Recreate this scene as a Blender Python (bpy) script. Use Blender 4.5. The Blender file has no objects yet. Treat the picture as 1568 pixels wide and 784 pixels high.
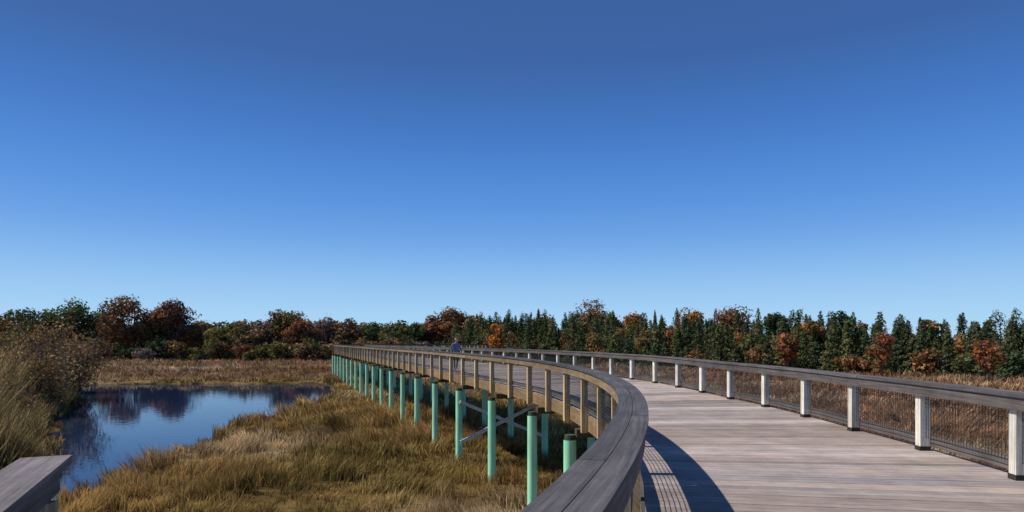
import bpy, math, numpy as np
from mathutils import Vector
rng=np.random.default_rng(7)
scene=bpy.context.scene
scene.view_settings.view_transform='Standard'; scene.view_settings.look='None'; scene.view_settings.exposure=0
CAMH=1.7; F=1000.0; HZ=523.0
GZ=-3.76; WZ=-3.96
SUN_EL=51.0; SUN_AZ=-88.0   # azimuth from +Y, negative = left

# ---------------- materials ----------------
def newmat(name):
    m=bpy.data.materials.new(name); m.use_nodes=True
    nt=m.node_tree; nt.nodes.clear(); return m,nt
def N(nt,t,**k):
    n=nt.nodes.new(t)
    for a,b in k.items(): setattr(n,a,b)
    return n
def foliage_mat(name,trans=0.25,nscale=3.0):
    m,nt=newmat(name); L=nt.links.new
    at=N(nt,'ShaderNodeAttribute',attribute_name='Col')
    tc=N(nt,'ShaderNodeTexCoord'); no=N(nt,'ShaderNodeTexNoise'); no.inputs['Scale'].default_value=nscale; no.inputs['Detail'].default_value=4
    L(tc.outputs['Object'],no.inputs['Vector'])
    mr=N(nt,'ShaderNodeMapRange'); mr.inputs['From Min'].default_value=.3; mr.inputs['From Max'].default_value=.7; mr.inputs['To Min'].default_value=.7; mr.inputs['To Max'].default_value=1.3
    L(no.outputs['Fac'],mr.inputs['Value'])
    vm=N(nt,'ShaderNodeVectorMath',operation='SCALE'); L(at.outputs['Color'],vm.inputs[0]); L(mr.outputs[0],vm.inputs['Scale'])
    d=N(nt,'ShaderNodeBsdfDiffuse'); t=N(nt,'ShaderNodeBsdfTranslucent'); mx=N(nt,'ShaderNodeMixShader'); mx.inputs[0].default_value=trans
    L(vm.outputs[0],d.inputs['Color']); L(vm.outputs[0],t.inputs['Color']); L(d.outputs[0],mx.inputs[1]); L(t.outputs[0],mx.inputs[2])
    o=N(nt,'ShaderNodeOutputMaterial'); L(mx.outputs[0],o.inputs['Surface']); return m
def wood_mat(name,lo=.7,hi=1.2,rough=.8,blotch=.35,gs=45):
    m,nt=newmat(name); L=nt.links.new
    at=N(nt,'ShaderNodeAttribute',attribute_name='Col'); gr=N(nt,'ShaderNodeAttribute',attribute_name='gr')
    mp=N(nt,'ShaderNodeMapping'); mp.inputs['Scale'].default_value=(1.2,gs,gs); L(gr.outputs['Vector'],mp.inputs['Vector'])
    no=N(nt,'ShaderNodeTexNoise'); no.inputs['Scale'].default_value=1; no.inputs['Detail'].default_value=5; no.inputs['Roughness'].default_value=.65; L(mp.outputs[0],no.inputs['Vector'])
    mr=N(nt,'ShaderNodeMapRange'); mr.inputs['From Min'].default_value=.3; mr.inputs['From Max'].default_value=.7; mr.inputs['To Min'].default_value=lo; mr.inputs['To Max'].default_value=hi; L(no.outputs['Fac'],mr.inputs['Value'])
    tc=N(nt,'ShaderNodeTexCoord'); n2=N(nt,'ShaderNodeTexNoise'); n2.inputs['Scale'].default_value=1.3; n2.inputs['Detail'].default_value=8; n2.inputs['Roughness'].default_value=.75; L(tc.outputs['Object'],n2.inputs['Vector'])
    m2=N(nt,'ShaderNodeMapRange'); m2.inputs['From Min'].default_value=.3; m2.inputs['From Max'].default_value=.7; m2.inputs['To Min'].default_value=1-blotch; m2.inputs['To Max'].default_value=1+blotch*.6; L(n2.outputs['Fac'],m2.inputs['Value'])
    mu=N(nt,'ShaderNodeMath',operation='MULTIPLY'); L(mr.outputs[0],mu.inputs[0]); L(m2.outputs[0],mu.inputs[1])
    vm=N(nt,'ShaderNodeVectorMath',operation='SCALE'); L(at.outputs['Color'],vm.inputs[0]); L(mu.outputs[0],vm.inputs['Scale'])
    b=N(nt,'ShaderNodeBsdfPrincipled'); b.inputs['Roughness'].default_value=rough; b.inputs['Specular IOR Level'].default_value=.15
    L(vm.outputs[0],b.inputs['Base Color'])
    bp=N(nt,'ShaderNodeBump'); bp.inputs['Strength'].default_value=.4; bp.inputs['Distance'].default_value=.004; L(no.outputs['Fac'],bp.inputs['Height']); L(bp.outputs[0],b.inputs['Normal'])
    o=N(nt,'ShaderNodeOutputMaterial'); L(b.outputs[0],o.inputs['Surface']); return m
def plain_mat(name,col,rough=.6,metal=0,ns=4,amt=.2):
    m,nt=newmat(name); L=nt.links.new
    tc=N(nt,'ShaderNodeTexCoord'); no=N(nt,'ShaderNodeTexNoise'); no.inputs['Scale'].default_value=ns; no.inputs['Detail'].default_value=6; L(tc.outputs['Object'],no.inputs['Vector'])
    mx=N(nt,'ShaderNodeMix',data_type='RGBA'); mx.inputs[6].default_value=[c*(1-amt) for c in col]+[1]; mx.inputs[7].default_value=[min(1,c*(1+amt)) for c in col]+[1]
    L(no.outputs['Fac'],mx.inputs[0])
    b=N(nt,'ShaderNodeBsdfPrincipled'); b.inputs['Roughness'].default_value=rough; b.inputs['Metallic'].default_value=metal; L(mx.outputs[2],b.inputs['Base Color'])
    o=N(nt,'ShaderNodeOutputMaterial'); L(b.outputs[0],o.inputs['Surface']); return m

M_fol=foliage_mat('tree_foliage',.25,.6); M_grass=foliage_mat('marsh_grass_blades',.3,.4)
M_deck=wood_mat('weathered_deck_wood',.70,1.25,.9,.34,30); M_rail=wood_mat('rail_wood',.55,1.4,.8,.35,40)
M_wire=plain_mat('galvanised_wire',(.07,.07,.065),.6,.3)

# ---------------- mesh helpers ----------------
def mk(name,V,Fc,C=None,G=None,mat=None,parent=None,smooth=False):
    V=np.asarray(V,dtype=np.float32); Fc=np.asarray(Fc,dtype=np.int32)
    me=bpy.data.meshes.new(name); n,k=Fc.shape
    me.vertices.add(len(V)); me.vertices.foreach_set('co',V.ravel())
    me.loops.add(n*k); me.loops.foreach_set('vertex_index',Fc.ravel())
    me.polygons.add(n); me.polygons.foreach_set('loop_start',np.arange(0,n*k,k,dtype=np.int32)); 
    me.update(calc_edges=True)
    if C is not None:
        C=np.asarray(C,dtype=np.float32); C4=np.ones((len(V),4),np.float32); C4[:,:3]=C
        a=me.attributes.new('Col','FLOAT_COLOR','POINT'); a.data.foreach_set('color',C4.ravel())
    if G is not None:
        a=me.attributes.new('gr','FLOAT_VECTOR','POINT'); a.data.foreach_set('vector',np.asarray(G,dtype=np.float32).ravel())
    me.polygons.foreach_set('use_smooth',np.full(n,bool(smooth)))
    me.update()
    if mat: me.materials.append(mat)
    o=bpy.data.objects.new(name,me); scene.collection.objects.link(o)
    if parent: o.parent=parent
    return o
def empty(name):
    e=bpy.data.objects.new(name,None); scene.collection.objects.link(e); return e
HF=[(0,3,2,1),(4,5,6,7),(0,1,5,4),(1,2,6,5),(2,3,7,6),(3,0,4,7)]
class Acc:
    def __init__(s): s.V=[];s.F=[];s.C=[];s.G=[];s.n=0
    def add(s,V,F,C,G=None):
        V=np.asarray(V,float); s.V.append(V); s.F.append(np.asarray(F)+s.n)
        C=np.asarray(C,float); 
        if C.ndim==1: C=np.tile(C,(len(V),1))
        s.C.append(C); s.G.append(np.zeros((len(V),3)) if G is None else np.asarray(G,float)); s.n+=len(V)
    def box(s,c,u,v,w,hu,hv,hw,col):   # u = length axis
        c,u,v,w=[np.asarray(a,float) for a in (c,u,v,w)]
        sg=[(-1,-1,-1),(1,-1,-1),(1,1,-1),(-1,1,-1),(-1,-1,1),(1,-1,1),(1,1,1),(-1,1,1)]
        r=rng.random()*50
        V=[c+u*hu*a+v*hv*b+w*hw*d for a,b,d in sg]; G=[(a*hu+r,b*hv+r,d*hw) for a,b,d in sg]
        s.add(V,HF,col,G)
    def beam(s,a,b,wd,ht,col):
        a,b=np.asarray(a,float),np.asarray(b,float); u=b-a; l=np.linalg.norm(u); u/=l
        up=np.array([0,0,1.]) if abs(u[2])<.9 else np.array([1.,0,0])
        v=np.cross(up,u); v/=np.linalg.norm(v); w=np.cross(u,v)
        s.box((a+b)/2,u,v,w,l/2,wd/2,ht/2,col)
    def tube(s,a,b,r1,r2,col,k=6,cap=False):
        a,b=np.asarray(a,float),np.asarray(b,float); u=b-a; l=np.linalg.norm(u)+1e-9; u/=l
        up=np.array([0,0,1.]) if abs(u[2])<.9 else np.array([1.,0,0])
        v=np.cross(up,u); v/=np.linalg.norm(v); w=np.cross(u,v)
        th=np.arange(k)*2*np.pi/k; ring=np.cos(th)[:,None]*v+np.sin(th)[:,None]*w
        V=np.vstack([a+ring*r1,b+ring*r2]); Fc=[(i,(i+1)%k,k+(i+1)%k,k+i) for i in range(k)]
        if cap:
            V=np.vstack([V,b[None]+u*.001])
            for i in range(0,k,2): Fc.append((k+i,k+(i+1)%k,k+(i+2)%k,2*k))
        s.add(V,Fc,col)
    def obj(s,name,mat,parent=None,smooth=False):
        return mk(name,np.vstack(s.V),np.vstack(s.F),np.vstack(s.C),np.vstack(s.G),mat,parent,smooth)

# value noise
_T=rng.random((256,256))
def vn(x,y):
    x=np.asarray(x,float);y=np.asarray(y,float)
    xi=np.floor(x).astype(int); yi=np.floor(y).astype(int); fx=x-xi; fy=y-yi
    fx=fx*fx*(3-2*fx); fy=fy*fy*(3-2*fy)
    a=_T[xi%256,yi%256];b=_T[(xi+1)%256,yi%256];c=_T[xi%256,(yi+1)%256];d=_T[(xi+1)%256,(yi+1)%256]
    return (a*(1-fx)+b*fx)*(1-fy)+(c*(1-fx)+d*fx)*fy
def fbm(x,y,o=3):
    r=0;a=.5;t=0
    for i in range(o): r=r+a*vn(x*2**i+17*i,y*2**i+31*i); t+=a; a*=.5
    return r/t

# ---------------- path ----------------
DS=.1; S0,S1=-18.0,150.0
ss=np.arange(S0,S1+DS,DS)
def curv(s): 
    if s<0: return 1/33.5
    if s<11.8: return 1/35
    if s<96: return 0
    if s<125: return -1/25
    return 0
i0=int(round(-S0/DS)); PX=np.zeros(len(ss));PY=np.zeros(len(ss));PH=np.zeros(len(ss))
PX[i0]=1.9;PY[i0]=12.5
for i in range(i0,len(ss)-1):
    k=curv(ss[i]+DS/2); hm=PH[i]+k*DS/2; PX[i+1]=PX[i]-math.sin(hm)*DS; PY[i+1]=PY[i]+math.cos(hm)*DS; PH[i+1]=PH[i]+k*DS
for i in range(i0,0,-1):
    k=curv(ss[i]-DS/2); hm=PH[i]-k*DS/2; PX[i-1]=PX[i]+math.sin(hm)*DS; PY[i-1]=PY[i]-math.cos(hm)*DS; PH[i-1]=PH[i]-k*DS
def W(s): return np.interp(s,[-18,0,6.5,12,18,28,50,75],[4.75,4.75,5.2,6.1,6.6,6.6,5.4,4.9])
def E(s): return np.interp(s,[0,6,12,25,50,96],[0,.02,.08,.14,.15,.12])
def fr(s):
    h=np.interp(s,ss,PH); return (np.array([np.interp(s,ss,PX),np.interp(s,ss,PY),E(s)]),
        np.array([math.cos(h),math.sin(h),0]),np.array([-math.sin(h),math.cos(h),0]))
def pt(s,off,z,side=0):
    p,n,t=fr(s); o=off+(W(s) if side else 0); return p+n*o+np.array([0,0,z])
def sweep(A,s0,s1,oa,ob,za,zb,col,side=0,ds=.6):
    k=max(1,int(math.ceil((s1-s0)/ds))); V=[];G=[];r=rng.random()*90
    for s in np.linspace(s0,s1,k+1):
        for o,z in ((oa,za),(ob,za),(ob,zb),(oa,zb)):
            V.append(pt(s,o,z,side)); G.append((s,o+r,z+r))
    Fc=[]
    for i in range(k):
        for j in range(4): a=4*i+j;b=4*i+(j+1)%4; Fc.append((a,b,b+4,a+4))
    Fc+=[(3,2,1,0),(4*k,4*k+1,4*k+2,4*k+3)]
    A.add(V,Fc,col,G)
def var(c,a=.12): return np.array(c)*(1+rng.uniform(-a,a))

board=empty('curved_wooden_boardwalk')
# deck planks
A=Acc(); s=S0; tone=1.0; hue=0
while s<S1-.2:
    if rng.random()<.33: tone=rng.choice([.66,.78,.9,1.0,1.14,1.3]); hue=rng.uniform(-1,1)
    g=.006; a,b=s,s+.145-g
    c0=np.array([.40+.02*hue,.337,.305-.015*hue])*(tone*rng.uniform(.90,1.1)); dz=rng.uniform(-.0015,.0015)
    oa,ob=-.03+rng.uniform(-.006,.006),.03+rng.uniform(-.006,.006)
    P=[pt(a,oa,-.045),pt(a,ob,-.045,1),pt(b,ob,-.045,1),pt(b,oa,-.045)]
    Q=[pt(a,oa,dz),pt(a,ob,dz,1),pt(b,ob,dz,1),pt(b,oa,dz)]
    w=W(s); r=rng.random()*100
    G=[(r,0+r,0),(r+w,0+r,0),(r+w,.14+r,0),(r,.14+r,0)]*2
    A.add(P+Q,HF,c0,G); s+=.145
A.obj('deck_planks',M_deck,board)
# fascia + stringers
A=Acc()
for s in np.arange(S0,S1-4.4,4.4):
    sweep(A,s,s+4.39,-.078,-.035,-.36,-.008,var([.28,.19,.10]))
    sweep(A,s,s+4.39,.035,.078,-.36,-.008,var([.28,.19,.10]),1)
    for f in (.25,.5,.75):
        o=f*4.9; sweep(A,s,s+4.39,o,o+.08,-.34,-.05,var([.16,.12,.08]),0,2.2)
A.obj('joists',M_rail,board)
# rails
def railing(name,side):
    A=Acc(); Wm=Acc()
    pc=-.15 if side else -.155
    def sw(s0,s1,oa,ob,za,zb,col): sweep(A,s0,s1,pc+oa,pc+ob,za,zb,col,side,.45)
    base=[.088,.083,.088] if not side else [.125,.115,.115]
    for s in np.arange(S0,S1-4.4,4.4):
        c=var(base,.22); sw(s,s+4.388,-.145,.0,1.025,1.072,c); sw(s+2.2,s+6.588,.005,.145,1.025,1.0715,var(base,.22)) if s+6.6<S1 else None
        for q in (-1,1):
            a,b=sorted((q*.078,q*.12)); sw(s,s+4.392,a,b,.865,1.022,var([.12,.105,.10],.2) if side or q>0 else var([.26,.19,.11],.2))
        if side: sw(s,s+4.392,.078,.118,.07,.23,var([.13,.115,.11],.15))
        else: sw(s,s+4.392,.078,.118,.07,.2,var([.15,.135,.12],.15))
    sv=np.arange(S0,S1-2.2,.1); pts=np.array([pt(x,pc,0,side)[:2] for x in sv]); cum=np.r_[0,np.cumsum(np.linalg.norm(np.diff(pts,axis=0),axis=1))]
    for l in np.arange(.6,cum[-1],2.2):
        s=np.interp(l,cum,sv); p,n,t=fr(s); c=pt(s,pc,0,side)
        if side: zb=.0; col=var([.70,.66,.57],.18)
        else: zb=-.40; col=var([.60,.45,.24],.15)
        zt=1.0; hu=(zt-zb)/2; up=np.array([0,0,1.])
        ang=rng.normal()*.025; n2=n*math.cos(ang)+t*math.sin(ang); t2=t*math.cos(ang)-n*math.sin(ang)
        A.box(c+up*(zb+hu),up,n2,t2,hu,.072,.072,col)
        if side: A.box(c+up*.035,up,n2,t2,.034,.08,.08,[.05,.045,.04])
    s=S0+8
    while s<S1-5:
        st=.06 if s<25 else (.09 if s<50 else .16); h=.003 if s<25 else (.004 if s<50 else .006)
        p,n,t=fr(s); c=pt(s,pc,0,side)
        Wm.box(c+np.array([0,0,.54]),(0,0,1),n,t,.335,h,h,[.1,.1,.1]); s+=st
    for z in np.arange(.22,.87,.065):
        sweep(Wm,S0+8,S1-5,pc-.003,pc+.003,z-.003,z+.003,[.1]*3,side,1.1)
    e=empty(name); e.parent=board
    A.obj('rails_and_posts',M_rail,e); Wm.obj('wire_mesh',M_wire,e)
railing('inner_railing',0); railing('outer_railing',1)
# piles
M_pile,nt=newmat('mint_green_pile_sleeve'); L=nt.links.new
tc=N(nt,'ShaderNodeTexCoord'); mp=N(nt,'ShaderNodeMapping'); mp.inputs['Scale'].default_value=(3,3,.8); no=N(nt,'ShaderNodeTexNoise'); no.inputs['Scale'].default_value=1.5; no.inputs['Detail'].default_value=6
L(tc.outputs['Object'],mp.inputs[0]); L(mp.outputs[0],no.inputs['Vector'])
cr=N(nt,'ShaderNodeValToRGB'); cr.color_ramp.elements[0].position=.3; cr.color_ramp.elements[0].color=(.28,.70,.42,1); cr.color_ramp.elements[1].position=.6; cr.color_ramp.elements[1].color=(.42,.92,.60,1)
L(no.outputs['Fac'],cr.inputs[0])
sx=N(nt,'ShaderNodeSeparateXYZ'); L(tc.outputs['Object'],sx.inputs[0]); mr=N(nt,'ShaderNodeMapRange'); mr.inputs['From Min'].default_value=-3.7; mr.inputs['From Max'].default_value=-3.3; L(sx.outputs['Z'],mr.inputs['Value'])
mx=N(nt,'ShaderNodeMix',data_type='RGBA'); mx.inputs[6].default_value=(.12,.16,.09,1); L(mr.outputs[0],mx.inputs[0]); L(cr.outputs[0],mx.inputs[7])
b=N(nt,'ShaderNodeBsdfPrincipled'); b.inputs['Roughness'].default_value=.5; L(mx.outputs[2],b.inputs['Base Color']); o=N(nt,'ShaderNodeOutputMaterial'); L(b.outputs[0],o.inputs[0])
A=Acc(); T=Acc()
for s in np.arange(7.8-4.9*4,S1-3,4.9):
    for o in (-.42,3.75):
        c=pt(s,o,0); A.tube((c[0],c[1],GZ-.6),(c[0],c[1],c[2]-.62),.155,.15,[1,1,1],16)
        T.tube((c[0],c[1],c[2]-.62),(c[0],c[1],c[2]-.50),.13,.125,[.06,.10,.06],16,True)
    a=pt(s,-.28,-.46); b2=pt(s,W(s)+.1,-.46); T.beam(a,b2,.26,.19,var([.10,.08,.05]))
    if abs(s-(7.8+9.8))<.1:
        a=pt(s,-.42,-1.1);b2=pt(s,3.75,-2.9);c=pt(s,-.42,-2.9);d=pt(s,3.75,-1.1); t=fr(s)[2]*.19
        T.beam(a-t,b2-t,.07,.15,[.7,.7,.65]); T.beam(c-t*1.5,d-t*1.5,.07,.15,[.7,.7,.65])
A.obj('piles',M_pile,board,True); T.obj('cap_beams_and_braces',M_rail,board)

# small overlook at left of camera
ov=empty('wooden_overlook'); A=Acc()
Pa=np.array([-2.55,3.58,0]); Pb=np.array([-1.46,1.22,0])
z=np.array([0,0,1.])
A.beam(Pa+z*1.048,Pb+z*1.048,.235,.047,[.17,.15,.15])
A.beam(Pa+z*.945,Pb+z*.945,.12,.14,[.12,.11,.105]); A.beam(Pa+z*.14,Pb+z*.14,.05,.14,[.14,.13,.12])
for f in (.1,.5,.92):
    c=Pa+(Pb-Pa)*f; A.beam(c-z*.35,c+z*.87,.14,.14,[.3,.25,.17])
for y in np.arange(-3.0,3.35,.15):
    xl=np.interp(y,[-3,1.6,3.6],[-3.9,-3.9,-2.7]); xr=np.interp(y,[-3,-2.5,.9,3.6],[-2.7,-2.5,-1.35,-2.45])
    A.beam((xl,y,-.025),(xr,y,-.025),.14,.045,var([.36,.31,.29]))
for (x,y) in ((-3.6,-2.6),(-2.9,-2.6),(-3.6,1.4),(-2.0,1.4),(-2.6,2.9)): A.tube((x,y,GZ-.5),(x,y,-.05),.13,.13,[.3,.5,.38],12)
A.obj('overlook_structure',M_rail,ov)

# ---------------- ground & pond ----------------
POND=np.array([(-15.4,21),(-15.9,23.5),(-15.6,27),(-16.6,34.8),(-18.5,43),(-18.0,52),(-18.2,65),(-22.5,81.5),(-25.9,90),(-33,86.5),(-41,87),(-54,86),(-57,80),(-44,66),(-38.5,58),(-36,53),(-30.5,43),(-24.6,34.8),(-19.6,27.7),(-17.6,21),(-17,14),(-22,8),(-19,5),(-14.5,13)])
def sdp(x,y):
    x=x.ravel();y=y.ravel(); d=np.full(len(x),1e9); ins=np.zeros(len(x),bool); n=len(POND)
    for i in range(n):
        ax,ay=POND[i];bx,by=POND[(i+1)%n]; ex,ey=bx-ax,by-ay
        t=np.clip(((x-ax)*ex+(y-ay)*ey)/(ex*ex+ey*ey),0,1); d=np.minimum(d,np.hypot(x-ax-t*ex,y-ay-t*ey))
        c=((ay>y)!=(by>y))&(x<(bx-ax)*(y-ay)/((by-ay)+1e-12)+ax); ins^=c
    return np.where(ins,d,-d)
def sd2(x,y): return sdp(x,y)+(fbm(x.ravel()/3.5,y.ravel()/3.5)-.5)*2.4
def gh(x,y):
    s=sd2(x,y).reshape(x.shape); h=GZ+(fbm(x/5,y/5)-.5)*.35+(fbm(x/40+9,y/40)-.5)*.3*np.clip(y/80,0,1)
    return h-np.clip(s*1.3+.12,0,1.1)
def axis(lo,hi,st,far,n):
    mid=np.arange(lo,hi,st); g=np.geomspace(st,far,n); return np.r_[lo-g[::-1],mid,hi+g]
xs=axis(-66,40,.7,3000,40); ys=axis(4,96,.7,3500,40)
X,Y=np.meshgrid(xs,ys); Z=gh(X,Y); nx=len(xs);ny=len(ys)
idx=np.arange(nx*ny).reshape(ny,nx); Fc=np.stack([idx[:-1,:-1],idx[:-1,1:],idx[1:,1:],idx[1:,:-1]],-1).reshape(-1,4)
def gcol(x,y):
    x=np.asarray(x);y=np.asarray(y)
    a=fbm(x/4,y/6,4)[...,None]; b=fbm(x/13+40,y/17+3,3)[...,None]; c=fbm(x/1.3+5,y/1.6+8,2)[...,None]
    gold=np.array([.41,.268,.10]); olive=np.array([.25,.18,.06]); straw=np.array([.56,.42,.25]); rust=np.array([.31,.17,.09])
    k=np.clip((a-.44)*6,0,1)
    near=gold*(1-k)+olive*k
    near=near+(straw-near)*np.clip((b-.55)*5,0,1)*.8
    st=np.clip((fbm(x/22,y/6,3)[...,None]-.47)*6,0,1)
    rt=rust+(straw*.85-rust)*st*.75
    w=np.clip((x[...,None]+0.05*y[...,None]-5)/6,0,1)
    w=np.maximum(w,np.clip((y[...,None]-88)/8,0,1)*.8)
    col=near*(1-w)+rt*w
    pp=((x+62+3*np.sin(y/3))/7)**2+((y-124)/7)**2
    col=col+(np.array([.62,.50,.36])-col)*np.clip(1.6-pp,0,1)[...,None]*.8
    return col*(.45+1.1*c)
CG=gcol(X,Y).reshape(-1,3)*.42
mud=(Z.reshape(-1)<GZ-.14); CG[mud]=[.035,.028,.018]
mk('marsh_ground',np.stack([X,Y,Z],-1).reshape(-1,3),Fc,CG,None,foliage_mat('marsh_soil',0,2.5),smooth=True)
# water
M_w,nt=newmat('pond_water'); L=nt.links.new
tc=N(nt,'ShaderNodeTexCoord'); no=N(nt,'ShaderNodeTexNoise'); no.inputs['Scale'].default_value=1.6; no.inputs['Detail'].default_value=3
L(tc.outputs['Object'],no.inputs['Vector']); bp=N(nt,'ShaderNodeBump'); bp.inputs['Strength'].default_value=.09; bp.inputs['Distance'].default_value=.05; L(no.outputs['Fac'],bp.inputs['Height'])
b=N(nt,'ShaderNodeBsdfPrincipled'); b.inputs['Base Color'].default_value=(.008,.022,.06,1); b.inputs['Roughness'].default_value=.02; b.inputs['IOR'].default_value=1.22; L(bp.outputs[0],b.inputs['Normal'])
o=N(nt,'ShaderNodeOutputMaterial'); L(b.outputs[0],o.inputs[0])
mk('pond_water',[(-66,2,WZ),(-8,2,WZ),(-8,96,WZ),(-66,96,WZ)],[(0,1,2,3)],mat=M_w)

# ---------------- grass ----------------
def blades(x,y,z,h,w,lean,col):
    n=len(x); th=rng.random(n)*np.pi; dx,dy=np.cos(th)*w,np.sin(th)*w
    B=np.stack([x,y,z],-1); D=np.stack([dx,dy,np.zeros(n)],-1)
    Mid=B+lean*.35+np.stack([0*x,0*x,h*.6],-1); T=B+lean+np.stack([0*x,0*x,h],-1)
    V=np.stack([B-D,B+D,Mid+D*.8,T+D*.15,T-D*.15,Mid-D*.8],1).reshape(-1,3)
    i=np.arange(n)[:,None]*6; Fq=np.vstack([i+np.array([[0,1,2,5]]),i+np.array([[5,2,3,4]])])
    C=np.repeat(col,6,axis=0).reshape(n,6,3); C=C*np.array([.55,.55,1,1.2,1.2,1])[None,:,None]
    return V,Fq,C.reshape(-1,3)
n=580000
yy=np.exp(rng.uniform(np.log(16),np.log(215),n)); xx=yy*rng.uniform(-.92,.92,n)
sd=sd2(xx,yy); k=(sd<-.05); xx,yy,sd=xx[k],yy[k],sd[k]
cl=fbm(xx/.9+3,yy/.9,2); k=rng.random(len(xx))<np.clip((cl-.32)*3.4,.10,1); xx,yy,sd=xx[k],yy[k],sd[k]
cl=fbm(xx/1.2+3,yy/1.2,2); big=fbm(xx/7,yy/9,3)
h=(.2+1.2*np.clip(cl-.25,0,1))*(.35+1.3*big)*rng.uniform(.6,1.25,len(xx))*np.interp(yy,[20,100],[1,1.15])
w=np.interp(yy,[20,60,200],[.012,.04,.14])*rng.uniform(.6,1.4,len(xx))
la=2*np.pi*fbm(xx/6,yy/6,2)*1.6; lm=h*rng.uniform(.1,.55,len(xx)); ra=rng.uniform(0,2*np.pi,len(xx))
lean=np.stack([np.cos(la)*lm+np.cos(ra)*h*.3,np.sin(la)*lm+np.sin(ra)*h*.3,-lm*.2],-1)
zz=gh(xx,yy)-.03
dk=np.where(fbm(xx/2.2+11,yy/2.8+4,3)<.40,.62,1.0)
col=gcol(xx,yy)*(rng.uniform(.45,1.6,len(xx))*dk)[:,None]
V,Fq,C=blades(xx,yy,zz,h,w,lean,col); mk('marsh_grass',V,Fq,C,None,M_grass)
# reeds on left bank
n=120000
yy=rng.uniform(21,78,n); f=rng.random(n); xr=np.interp(yy,[21,27.7,34.8,43,53,58,66,78],[-17.8,-19.9,-25,-30.8,-36.3,-38.8,-44.3,-55]); xx=xr-f**1.2*14
k=(sd2(xx,yy)<0); xx,yy,xr=xx[k],yy[k],xr[k]
cl=fbm(xx/1.8,yy/1.8,2); k=rng.random(len(xx))<np.clip((cl-.3)*4,.1,1); xx,yy,xr=xx[k],yy[k],xr[k]
edge=np.clip((xr-xx)/4,0.,1); h=(.9+3.0*edge)*rng.uniform(.45,1.15,len(xx))*(.4+1.1*fbm(xx/3,yy/3))
ra=rng.uniform(0,2*np.pi,len(xx)); lm=h*rng.uniform(.05,.45,len(xx)); lean=np.stack([np.cos(ra)*lm+h*.12,np.sin(ra)*lm,0*h],-1)
w=rng.uniform(.01,.024,len(xx))*np.interp(yy,[20,60],[1,2.2])
pal=np.array([[.40,.28,.12],[.28,.19,.08],[.17,.16,.055],[.48,.36,.19]]); dk=np.where(fbm(xx/2+1,yy/2.5+4,3)<.42,.6,1.0)
col=pal[rng.integers(0,4,len(xx))]*(rng.uniform(.45,1.35,len(xx))*dk)[:,None]
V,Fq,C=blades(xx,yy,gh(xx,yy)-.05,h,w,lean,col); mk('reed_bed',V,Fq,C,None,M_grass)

# ---------------- trees ----------------
def nrm(a): return a/(np.linalg.norm(a,axis=-1,keepdims=True)+1e-9)
def leaves(A,c,nv,size,col,asp=.7):
    n=len(c); t=nrm(np.cross(nv,rng.normal(size=(n,3)))); b=np.cross(nv,t); s=np.asarray(size)[:,None]
    V=np.stack([c+t*s,c+b*s*asp,c-t*s,c-b*s*asp],1).reshape(-1,3); Fq=np.arange(4*n).reshape(n,4)
    A.add(V,Fq,np.repeat(col,4,axis=0))
GAIN=1.6
def decid(A,x,y,H,Wd,cols,n=1500,leaf=.4,zb=GZ,bare=0.0,low=.18,kk=16):
    cols=np.array(cols,float)*GAIN; bark=[.12,.10,.08]
    cz=zb+H*(low+1)/2; rz=H*(1-low)/2; k=int(kk+6*rng.random())
    tr=.018*H+.05; p0=np.array([x,y,zb-.2]); p1=np.array([x+rng.normal()*.03*H,y,zb+H*.45]); A.tube(p0,p1,tr,tr*.55,bark)
    A.tube(p1,p1+np.array([rng.normal()*.05*H,0,H*.35]),tr*.55,tr*.1,bark)
    for i in range(k):
        d=nrm(rng.normal(size=3)); r=rng.random()**.4*.78; lc=np.array([x+d[0]*Wd/2*r,y+d[1]*Wd/2*r,cz+d[2]*rz*r])
        lr=Wd*rng.uniform(.16,.29); lr=min(lr,rz*.5)
        A.tube(p1-np.array([0,0,rng.random()*H*.2]),lc,tr*.35,tr*.08,bark,4)
        m=int(n/k*(1-bare)); dd=nrm(rng.normal(size=(m,3))); rr=lr*rng.uniform(.25,1.08,m)**.5
        rr=rr*(1+.2*np.sin(dd[:,0]*5+i)*np.cos(dd[:,2]*6))
        c=lc+dd*rr[:,None]*np.array([1,1,.8]); c[:,2]=np.maximum(c[:,2],zb+.05); base=cols[rng.integers(len(cols))]*rng.uniform(.7,1.3)
        leaves(A,c,nrm(dd+np.array([0,0,.25])+rng.normal(size=(m,3))*.4),leaf*rng.uniform(.5,1.2,m),base*rng.uniform(.65,1.35,m)[:,None])
        if bare>0:
            for q in range(int(14*bare)+2):
                e=lc+nrm(rng.normal(size=3)+np.array([0,0,.6]))*lr*1.3; A.tube(lc,e,tr*.08,.02,[.2,.15,.14],3)
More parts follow.
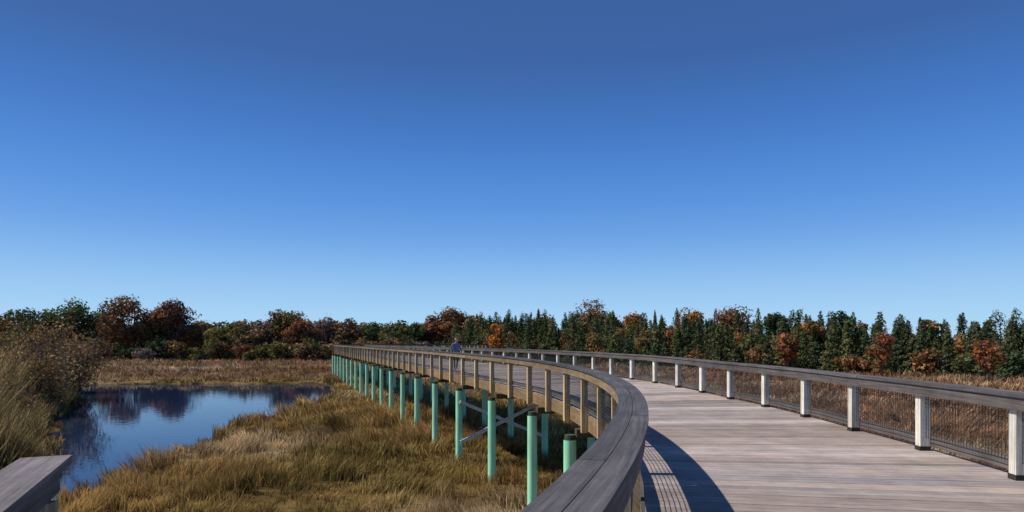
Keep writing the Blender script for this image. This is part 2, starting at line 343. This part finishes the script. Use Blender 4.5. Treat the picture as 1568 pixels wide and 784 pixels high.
def conifer(A,x,y,H,R,col,n=1300,leaf=.3,zb=GZ,ex=.6):
    A.tube((x,y,zb-.2),(x,y,zb+H*.93),.02*H,.01,[.10,.08,.06])
    lx,ly=rng.normal(size=2)*.35
    u=.02+.98*rng.random(n)**1.0
    prof=R*np.clip(1.03-u,0,1)**ex*np.interp(u,[0,.12],[.85,1]); nb=int(4+H*.45)
    ph=rng.random()*6; th=rng.random(n)*2*np.pi
    lob=.80+.22*np.sin(u*nb*6.28+3*np.sin(th+ph)+ph); lob*=.85+.25*np.sin(th*2+u*7+ph)+.15*np.sin(th*5-u*14)
    r=prof*lob*rng.uniform(.3,1.15,n)**.5
    d=np.stack([np.cos(th),np.sin(th),0*th],-1); c=np.stack([x+lx*u+d[:,0]*r,y+ly*u+d[:,1]*r,zb+H*u-.15*r+rng.normal(size=n)*.12],-1); c[:,2]=np.maximum(c[:,2],zb+.05)
    nv=nrm(d+np.array([0,0,.6])+rng.normal(size=(n,3))*.6)
    clump=(.7+.6*(np.sin(u*nb*6.28+3*np.sin(th+ph)+ph)*.5+.5))
    leaves(A,c,nv,leaf*rng.uniform(.5,1.2,n)*np.interp(u,[0,.9,1],[1,.85,.55]),np.array(col)*(rng.uniform(.55,1.5,n)*clump)[:,None],.5)
RUST=[[.16,.075,.032],[.125,.06,.03],[.09,.055,.03]]; OLIVE=[[.095,.09,.03],[.12,.095,.03],[.055,.065,.028]]
GREEN=[[.04,.06,.027],[.055,.075,.03],[.045,.055,.028]]; ORG=[[.26,.12,.035],[.20,.10,.03],[.10,.08,.03]]
PURP=[[.135,.10,.085],[.115,.085,.07],[.15,.105,.085]]; BRN=[[.14,.095,.045],[.11,.07,.035],[.17,.11,.05]]
def ax(px,d): return (px-784)/F*d
A=Acc()
lst=[(-40,478,70,OLIVE),(25,472,80,[[.15,.115,.03],[.18,.10,.03],[.07,.08,.03]]),(72,476,55,GREEN),(102,449,88,[[.05,.075,.03],[.06,.085,.035],[.20,.10,.03]]),(150,470,60,GREEN),(205,450,112,RUST),(262,456,68,[[.14,.07,.05],[.12,.06,.045]]),(240,466,60,RUST),(300,487,66,BRN),(345,490,64,OLIVE),(378,490,54,BRN),(437,472,74,[[.13,.11,.035],[.15,.08,.035],[.09,.07,.03]]),(410,490,60,PURP),(468,486,64,RUST),(500,487,64,PURP),(532,489,50,BRN),(575,491,54,GREEN),(608,491,54,OLIVE),(640,493,54,GREEN),(672,480,54,RUST),(697,469,76,RUST),(728,484,54,BRN)]
for px,ty,wp,cs in lst:
    d=rng.uniform(196,212); H=(HZ-ty)*d/F+CAMH-GZ; decid(A,ax(px,d),d,H,wp*d/F,cs,4600,.45,bare=.3 if cs is PURP else 0,kk=20)
for px in np.arange(-90,800,15):
    d=rng.uniform(216,240); H=(HZ-rng.uniform(486,502))*d/F+CAMH-GZ; decid(A,ax(px,d),d,H,rng.uniform(10,15),[RUST,GREEN,OLIVE,BRN,GREEN,BRN][rng.integers(6)],1300,.6)
for px in np.arange(-90,800,11):
    d=rng.uniform(180,196); H=rng.uniform(3,7.5); decid(A,ax(px,d),d,H,rng.uniform(5,9),[RUST,GREEN,OLIVE,PURP,GREEN,BRN,BRN,OLIVE][rng.integers(8)],800,.38,low=.0)
A.obj('distant_deciduous_tree_line',M_fol)
A=Acc(); ca=np.array([(-18,196),(0,160),(30,140),(58,114),(76,96),(100,74),(118,52)],float); cum=np.r_[0,np.cumsum(np.linalg.norm(np.diff(ca,axis=0),axis=1))]
for row,(off,sp,sc) in enumerate(((-3,3.4,.5),(0,2.4,.80),(4,2.2,.92),(9,2.4,.99),(14,2.8,1.03),(20,3.2,1.06))):
    for l in np.arange(0,cum[-1],sp):
        l2=l+rng.uniform(-1,1); x=np.interp(l2,cum,ca[:,0])+off*.6+rng.normal()*.6; y=np.interp(l2,cum,ca[:,1])+off*.8+rng.normal()*.8
        H=(CAMH-GZ+.039*y)*sc*rng.uniform(.80,1.12)
        col=np.array([[.075,.10,.04],[.095,.11,.045],[.08,.085,.045],[.12,.12,.05],[.06,.085,.04]][rng.integers(5)])
        if rng.random()<(.4 if row==0 else .2): decid(A,x,y,H*.92,rng.uniform(4.0,6.5),[[[.14,.075,.035],[.10,.065,.03],[.18,.09,.035]],[[.06,.07,.03],[.075,.08,.035]],[[.10,.09,.035],[.14,.10,.04]]][rng.integers(3)],1000,.28,low=.03)
        else: conifer(A,x,y,H,rng.uniform(1.9,3.2),col,1300 if row<4 else 1000,.28,ex=rng.uniform(.42,.8))
for px,ty,wp,d,cs in ((905,457,68,172,RUST),(880,472,46,168,GREEN),(968,477,52,162,ORG),(1060,472,68,154,ORG),(1122,463,66,148,RUST),(1190,472,50,132,GREEN),(945,476,50,165,BRN),(830,472,46,175,GREEN),(1290,474,50,122,GREEN),(1240,484,44,122,ORG),(1420,482,50,112,BRN)):
    H=(HZ-ty)*d/F+CAMH-GZ; decid(A,ax(px,d),d,H,wp*d/F,cs,3400,.34,kk=20)
A.obj('distant_conifer_tree_line',M_fol)
def single(name,px,d,H,Wd,cs,n=1600,leaf=.3,low=.05,bare=0,kk=16):
    A=Acc(); decid(A,ax(px,d),d,H,Wd,cs,n,leaf,low=low,bare=bare,kk=kk); A.obj(name,M_fol)
single('orange_maple_tree',760,136,9.6,5.0,[[.29,.12,.025],[.26,.10,.02],[.18,.08,.03]])
RED=[[.21,.07,.028],[.17,.06,.028],[.12,.055,.028]]
single('red_maple_tree',1206,115,8.4,3.8,RED,1100); single('red_maple_tree',1350,96,7.4,4.2,RED,1200,.24,0,.15,22); single('red_maple_tree',1512,87,7.4,3.6,RED,1200,.22,0,.15,22)
# near-left shrubs
BS=[[.20,.12,.05],[.16,.10,.045],[.24,.155,.07]]
single('brown_marsh_shrub',88,62,7.6,8.5,BS,7500,.14,0,.3,38); single('brown_marsh_shrub',30,58,7.0,7.5,BS+[[.07,.08,.03]],6000,.14,0,.25,34)
single('brown_marsh_shrub',55,50,5.6,6,BS+[[.2,.15,.07]],5000,.12,0,.3,30); single('brown_marsh_shrub',-20,50,6.4,7,BS,6000,.13,0,.2,30)
single('olive_marsh_shrub',0,38,3.6,5.0,OLIVE+BS,4200,.09,0,.3,26); single('brown_marsh_shrub',122,72,5.0,5,BS,3000,.14,0,.3,24)

# ---------------- person ----------------
def skin(name,pts,edges,rad,mat,parent,sub=2):
    me=bpy.data.meshes.new(name); me.from_pydata(pts,edges,[]); o=bpy.data.objects.new(name,me); scene.collection.objects.link(o); o.parent=parent
    me.materials.append(mat); md=o.modifiers.new('Skin','SKIN'); sv=me.skin_vertices[0].data
    for i,r in enumerate(rad):
        r=r if isinstance(r,tuple) else (r,r); sv[i].radius=r; sv[i].use_root=(i==0)
    md.use_smooth_shade=True; sb=o.modifiers.new('Sub','SUBSURF'); sb.levels=sub; sb.render_levels=sub; return o
mc,nt=newmat('walker_clothes'); L=nt.links.new
tc=N(nt,'ShaderNodeTexCoord'); sx=N(nt,'ShaderNodeSeparateXYZ'); L(tc.outputs['Object'],sx.inputs[0]); cr=N(nt,'ShaderNodeValToRGB'); cr.color_ramp.interpolation='CONSTANT'
mr=N(nt,'ShaderNodeMath',operation='DIVIDE'); mr.inputs[1].default_value=2; L(sx.outputs['Z'],mr.inputs[0]); L(mr.outputs[0],cr.inputs[0])
e=cr.color_ramp.elements; e[0].color=(.02,.02,.02,1); e[1].position=.05; e[1].color=(.03,.04,.07,1)
q=e.new(.475); q.color=(.10,.14,.25,1); q=e.new(.745); q.color=(.5,.3,.22,1)
b=N(nt,'ShaderNodeBsdfPrincipled'); b.inputs['Roughness'].default_value=.85; L(cr.outputs[0],b.inputs['Base Color']); o=N(nt,'ShaderNodeOutputMaterial'); L(b.outputs[0],o.inputs[0])
msk=plain_mat('skin',(.5,.3,.22),.5); mh=plain_mat('dark_hair',(.03,.02,.015),.7); me_=plain_mat('eye',(.02,.02,.02),.3)
per=empty('walking_person')
J={'pel':(0,0,.95),'sp':(0,.0,1.15),'ch':(0,-.02,1.33),'nk':(0,-.03,1.47),'hd':(0,-.05,1.56),
 'lh':(-.10,0,.90),'lk':(-.11,-.18,.50),'la':(-.11,-.26,.09),'lt':(-.12,-.42,.04),
 'rh':(.10,0,.90),'rk':(.11,.06,.50),'ra':(.11,.28,.14),'rt':(.12,.17,.04),
 'ls':(-.19,-.02,1.40),'le':(-.26,.06,1.13),'lw':(-.25,-.10,.92),
 'rs':(.19,-.02,1.40),'re':(.27,-.02,1.13),'rw':(.22,-.22,1.02)}
kk=list(J); ed=[('pel','sp'),('sp','ch'),('ch','nk'),('nk','hd'),('pel','lh'),('lh','lk'),('lk','la'),('la','lt'),('pel','rh'),('rh','rk'),('rk','ra'),('ra','rt'),('ch','ls'),('ls','le'),('le','lw'),('ch','rs'),('rs','re'),('re','rw')]
rd={'pel':(.15,.11),'sp':(.14,.10),'ch':(.17,.11),'nk':.06,'hd':.055,'lh':.095,'lk':.06,'la':.042,'lt':.035,'rh':.095,'rk':.06,'ra':.042,'rt':.035,'ls':.065,'le':.046,'lw':.034,'rs':.065,'re':.046,'rw':.034}
skin('body',[J[k] for k in kk],[(kk.index(a),kk.index(b)) for a,b in ed],[rd[k] for k in kk],mc,per)
for sgn,wr,dv in ((-1,J['lw'],Vector((0,-.35,-.94))),(1,J['rw'],Vector((-.05,-.9,-.3)))):
    dv.normalize(); wv=Vector(wr); side=Vector((0,dv.z,-dv.y)).normalized()
    P=[wv,wv+dv*.05,wv+dv*.09]
    skin('hand_palm',[tuple(p) for p in P],[(0,1),(1,2)],[.026,.034,.032],msk,per,1)
    for f,(off,ln) in enumerate(((-.03,.065),(-.01,.08),(.01,.075),(.03,.055))):
        a=wv+dv*.085+side*off; b1=a+dv*ln*.5; c1=b1+(dv+Vector((-sgn*.6,0,0))).normalized()*ln*.5
        skin('finger_%d'%f,[tuple(a),tuple(b1),tuple(c1)],[(0,1),(1,2)],[.009,.0085,.007],msk,per,1)
    a=wv+dv*.035+side*-.03; b1=a+(dv-side).normalized()*.035; skin('thumb',[tuple(a),tuple(b1),tuple(b1+dv*.03)],[(0,1),(1,2)],[.011,.01,.008],msk,per,1)
def ell(name,c,r,mat,cut=None):
    import bmesh
    bm=bmesh.new(); bmesh.ops.create_uvsphere(bm,u_segments=24,v_segments=16,radius=1)
    for v in bm.verts:
        z=v.co.z; f=1-.22*max(0,-z); v.co=Vector((v.co.x*r[0]*f,v.co.y*r[1]*f,z*r[2]))
    if cut: bmesh.ops.delete(bm,geom=[v for v in bm.verts if cut(v.co)],context='VERTS')
    me=bpy.data.meshes.new(name); bm.to_mesh(me); bm.free(); [setattr(p,'use_smooth',True) for p in me.polygons]
    me.materials.append(mat); o=bpy.data.objects.new(name,me); o.location=c; scene.collection.objects.link(o); o.parent=per; return o
hc=Vector((0,-.06,1.665)); ell('head',hc,(.077,.095,.118),msk)
ell('hair',hc+Vector((0,.008,.012)),(.086,.102,.122),mh,lambda c:(c.y<-.03 and c.z<.06) or c.z<-.05)
for sx_ in (-1,1):
    ell('eye',hc+Vector((sx_*.03,-.086,.005)),(.011,.01,.008),me_); ell('ear',hc+Vector((sx_*.078,.0,-.005)),(.012,.02,.032),msk)
ell('nose',hc+Vector((0,-.1,-.018)),(.013,.018,.024),msk); ell('mouth',hc+Vector((0,-.088,-.058)),(.026,.008,.006),plain_mat('lips',(.35,.12,.1)))
per.location=(-3.1,36,E(24)+.003); per.rotation_euler=(0,0,.3)

# ---------------- light, sky, camera ----------------
el=math.radians(SUN_EL); az=math.radians(SUN_AZ)
sd_=Vector((math.sin(az)*math.cos(el),math.cos(az)*math.cos(el),math.sin(el)))
ld=bpy.data.lights.new('sun','SUN'); ld.energy=4.8; ld.angle=math.radians(.5); ld.color=(1,.93,.82)
lo=bpy.data.objects.new('sun',ld); lo.rotation_euler=(-sd_).to_track_quat('-Z','Y').to_euler(); scene.collection.objects.link(lo)
w=bpy.data.worlds.new('World'); scene.world=w; w.use_nodes=True; nt=w.node_tree; nt.nodes.clear(); L=nt.links.new
sk=N(nt,'ShaderNodeTexSky'); sk.sky_type='NISHITA'; sk.sun_disc=False; sk.sun_elevation=el; sk.sun_rotation=az; sk.altitude=0; sk.air_density=1.0; sk.dust_density=.1; sk.ozone_density=3
tc=N(nt,'ShaderNodeTexCoord'); sx=N(nt,'ShaderNodeSeparateXYZ'); L(tc.outputs['Generated'],sx.inputs[0])
cr=N(nt,'ShaderNodeValToRGB'); L(sx.outputs['Z'],cr.inputs[0]); cr.color_ramp.interpolation='B_SPLINE'
e=cr.color_ramp.elements; e[0].position=0; e[0].color=(.42,.70,.95,1); e[1].position=1; e[1].color=(.035,.10,.32,1)
for p,c in ((.06,(.36,.63,.93)),(.15,(.13,.36,.82)),(.26,(.06,.22,.66)),(.34,(.045,.155,.47)),(.40,(.042,.12,.365)),(.5,(.042,.115,.34))):
    q=e.new(p); q.color=(*c,1)
sc=N(nt,'ShaderNodeVectorMath',operation='SCALE'); sc.inputs['Scale'].default_value=10; L(cr.outputs[0],sc.inputs[0])
mx=N(nt,'ShaderNodeMix',data_type='RGBA'); mx.inputs[0].default_value=.92; L(sk.outputs[0],mx.inputs[6]); L(sc.outputs[0],mx.inputs[7])
bg=N(nt,'ShaderNodeBackground'); bg.inputs['Strength'].default_value=.1
L(mx.outputs[2],bg.inputs['Color']); o=N(nt,'ShaderNodeOutputWorld'); L(bg.outputs[0],o.inputs[0])
cd=bpy.data.cameras.new('camera'); cd.sensor_width=36; cd.lens=36*F/1568; cd.shift_y=(HZ-392)/1568; cd.clip_end=8000; cd.clip_start=.05
co=bpy.data.objects.new('camera',cd); co.location=(0,0,CAMH); co.rotation_euler=(math.radians(90),0,0); scene.collection.objects.link(co); scene.camera=co
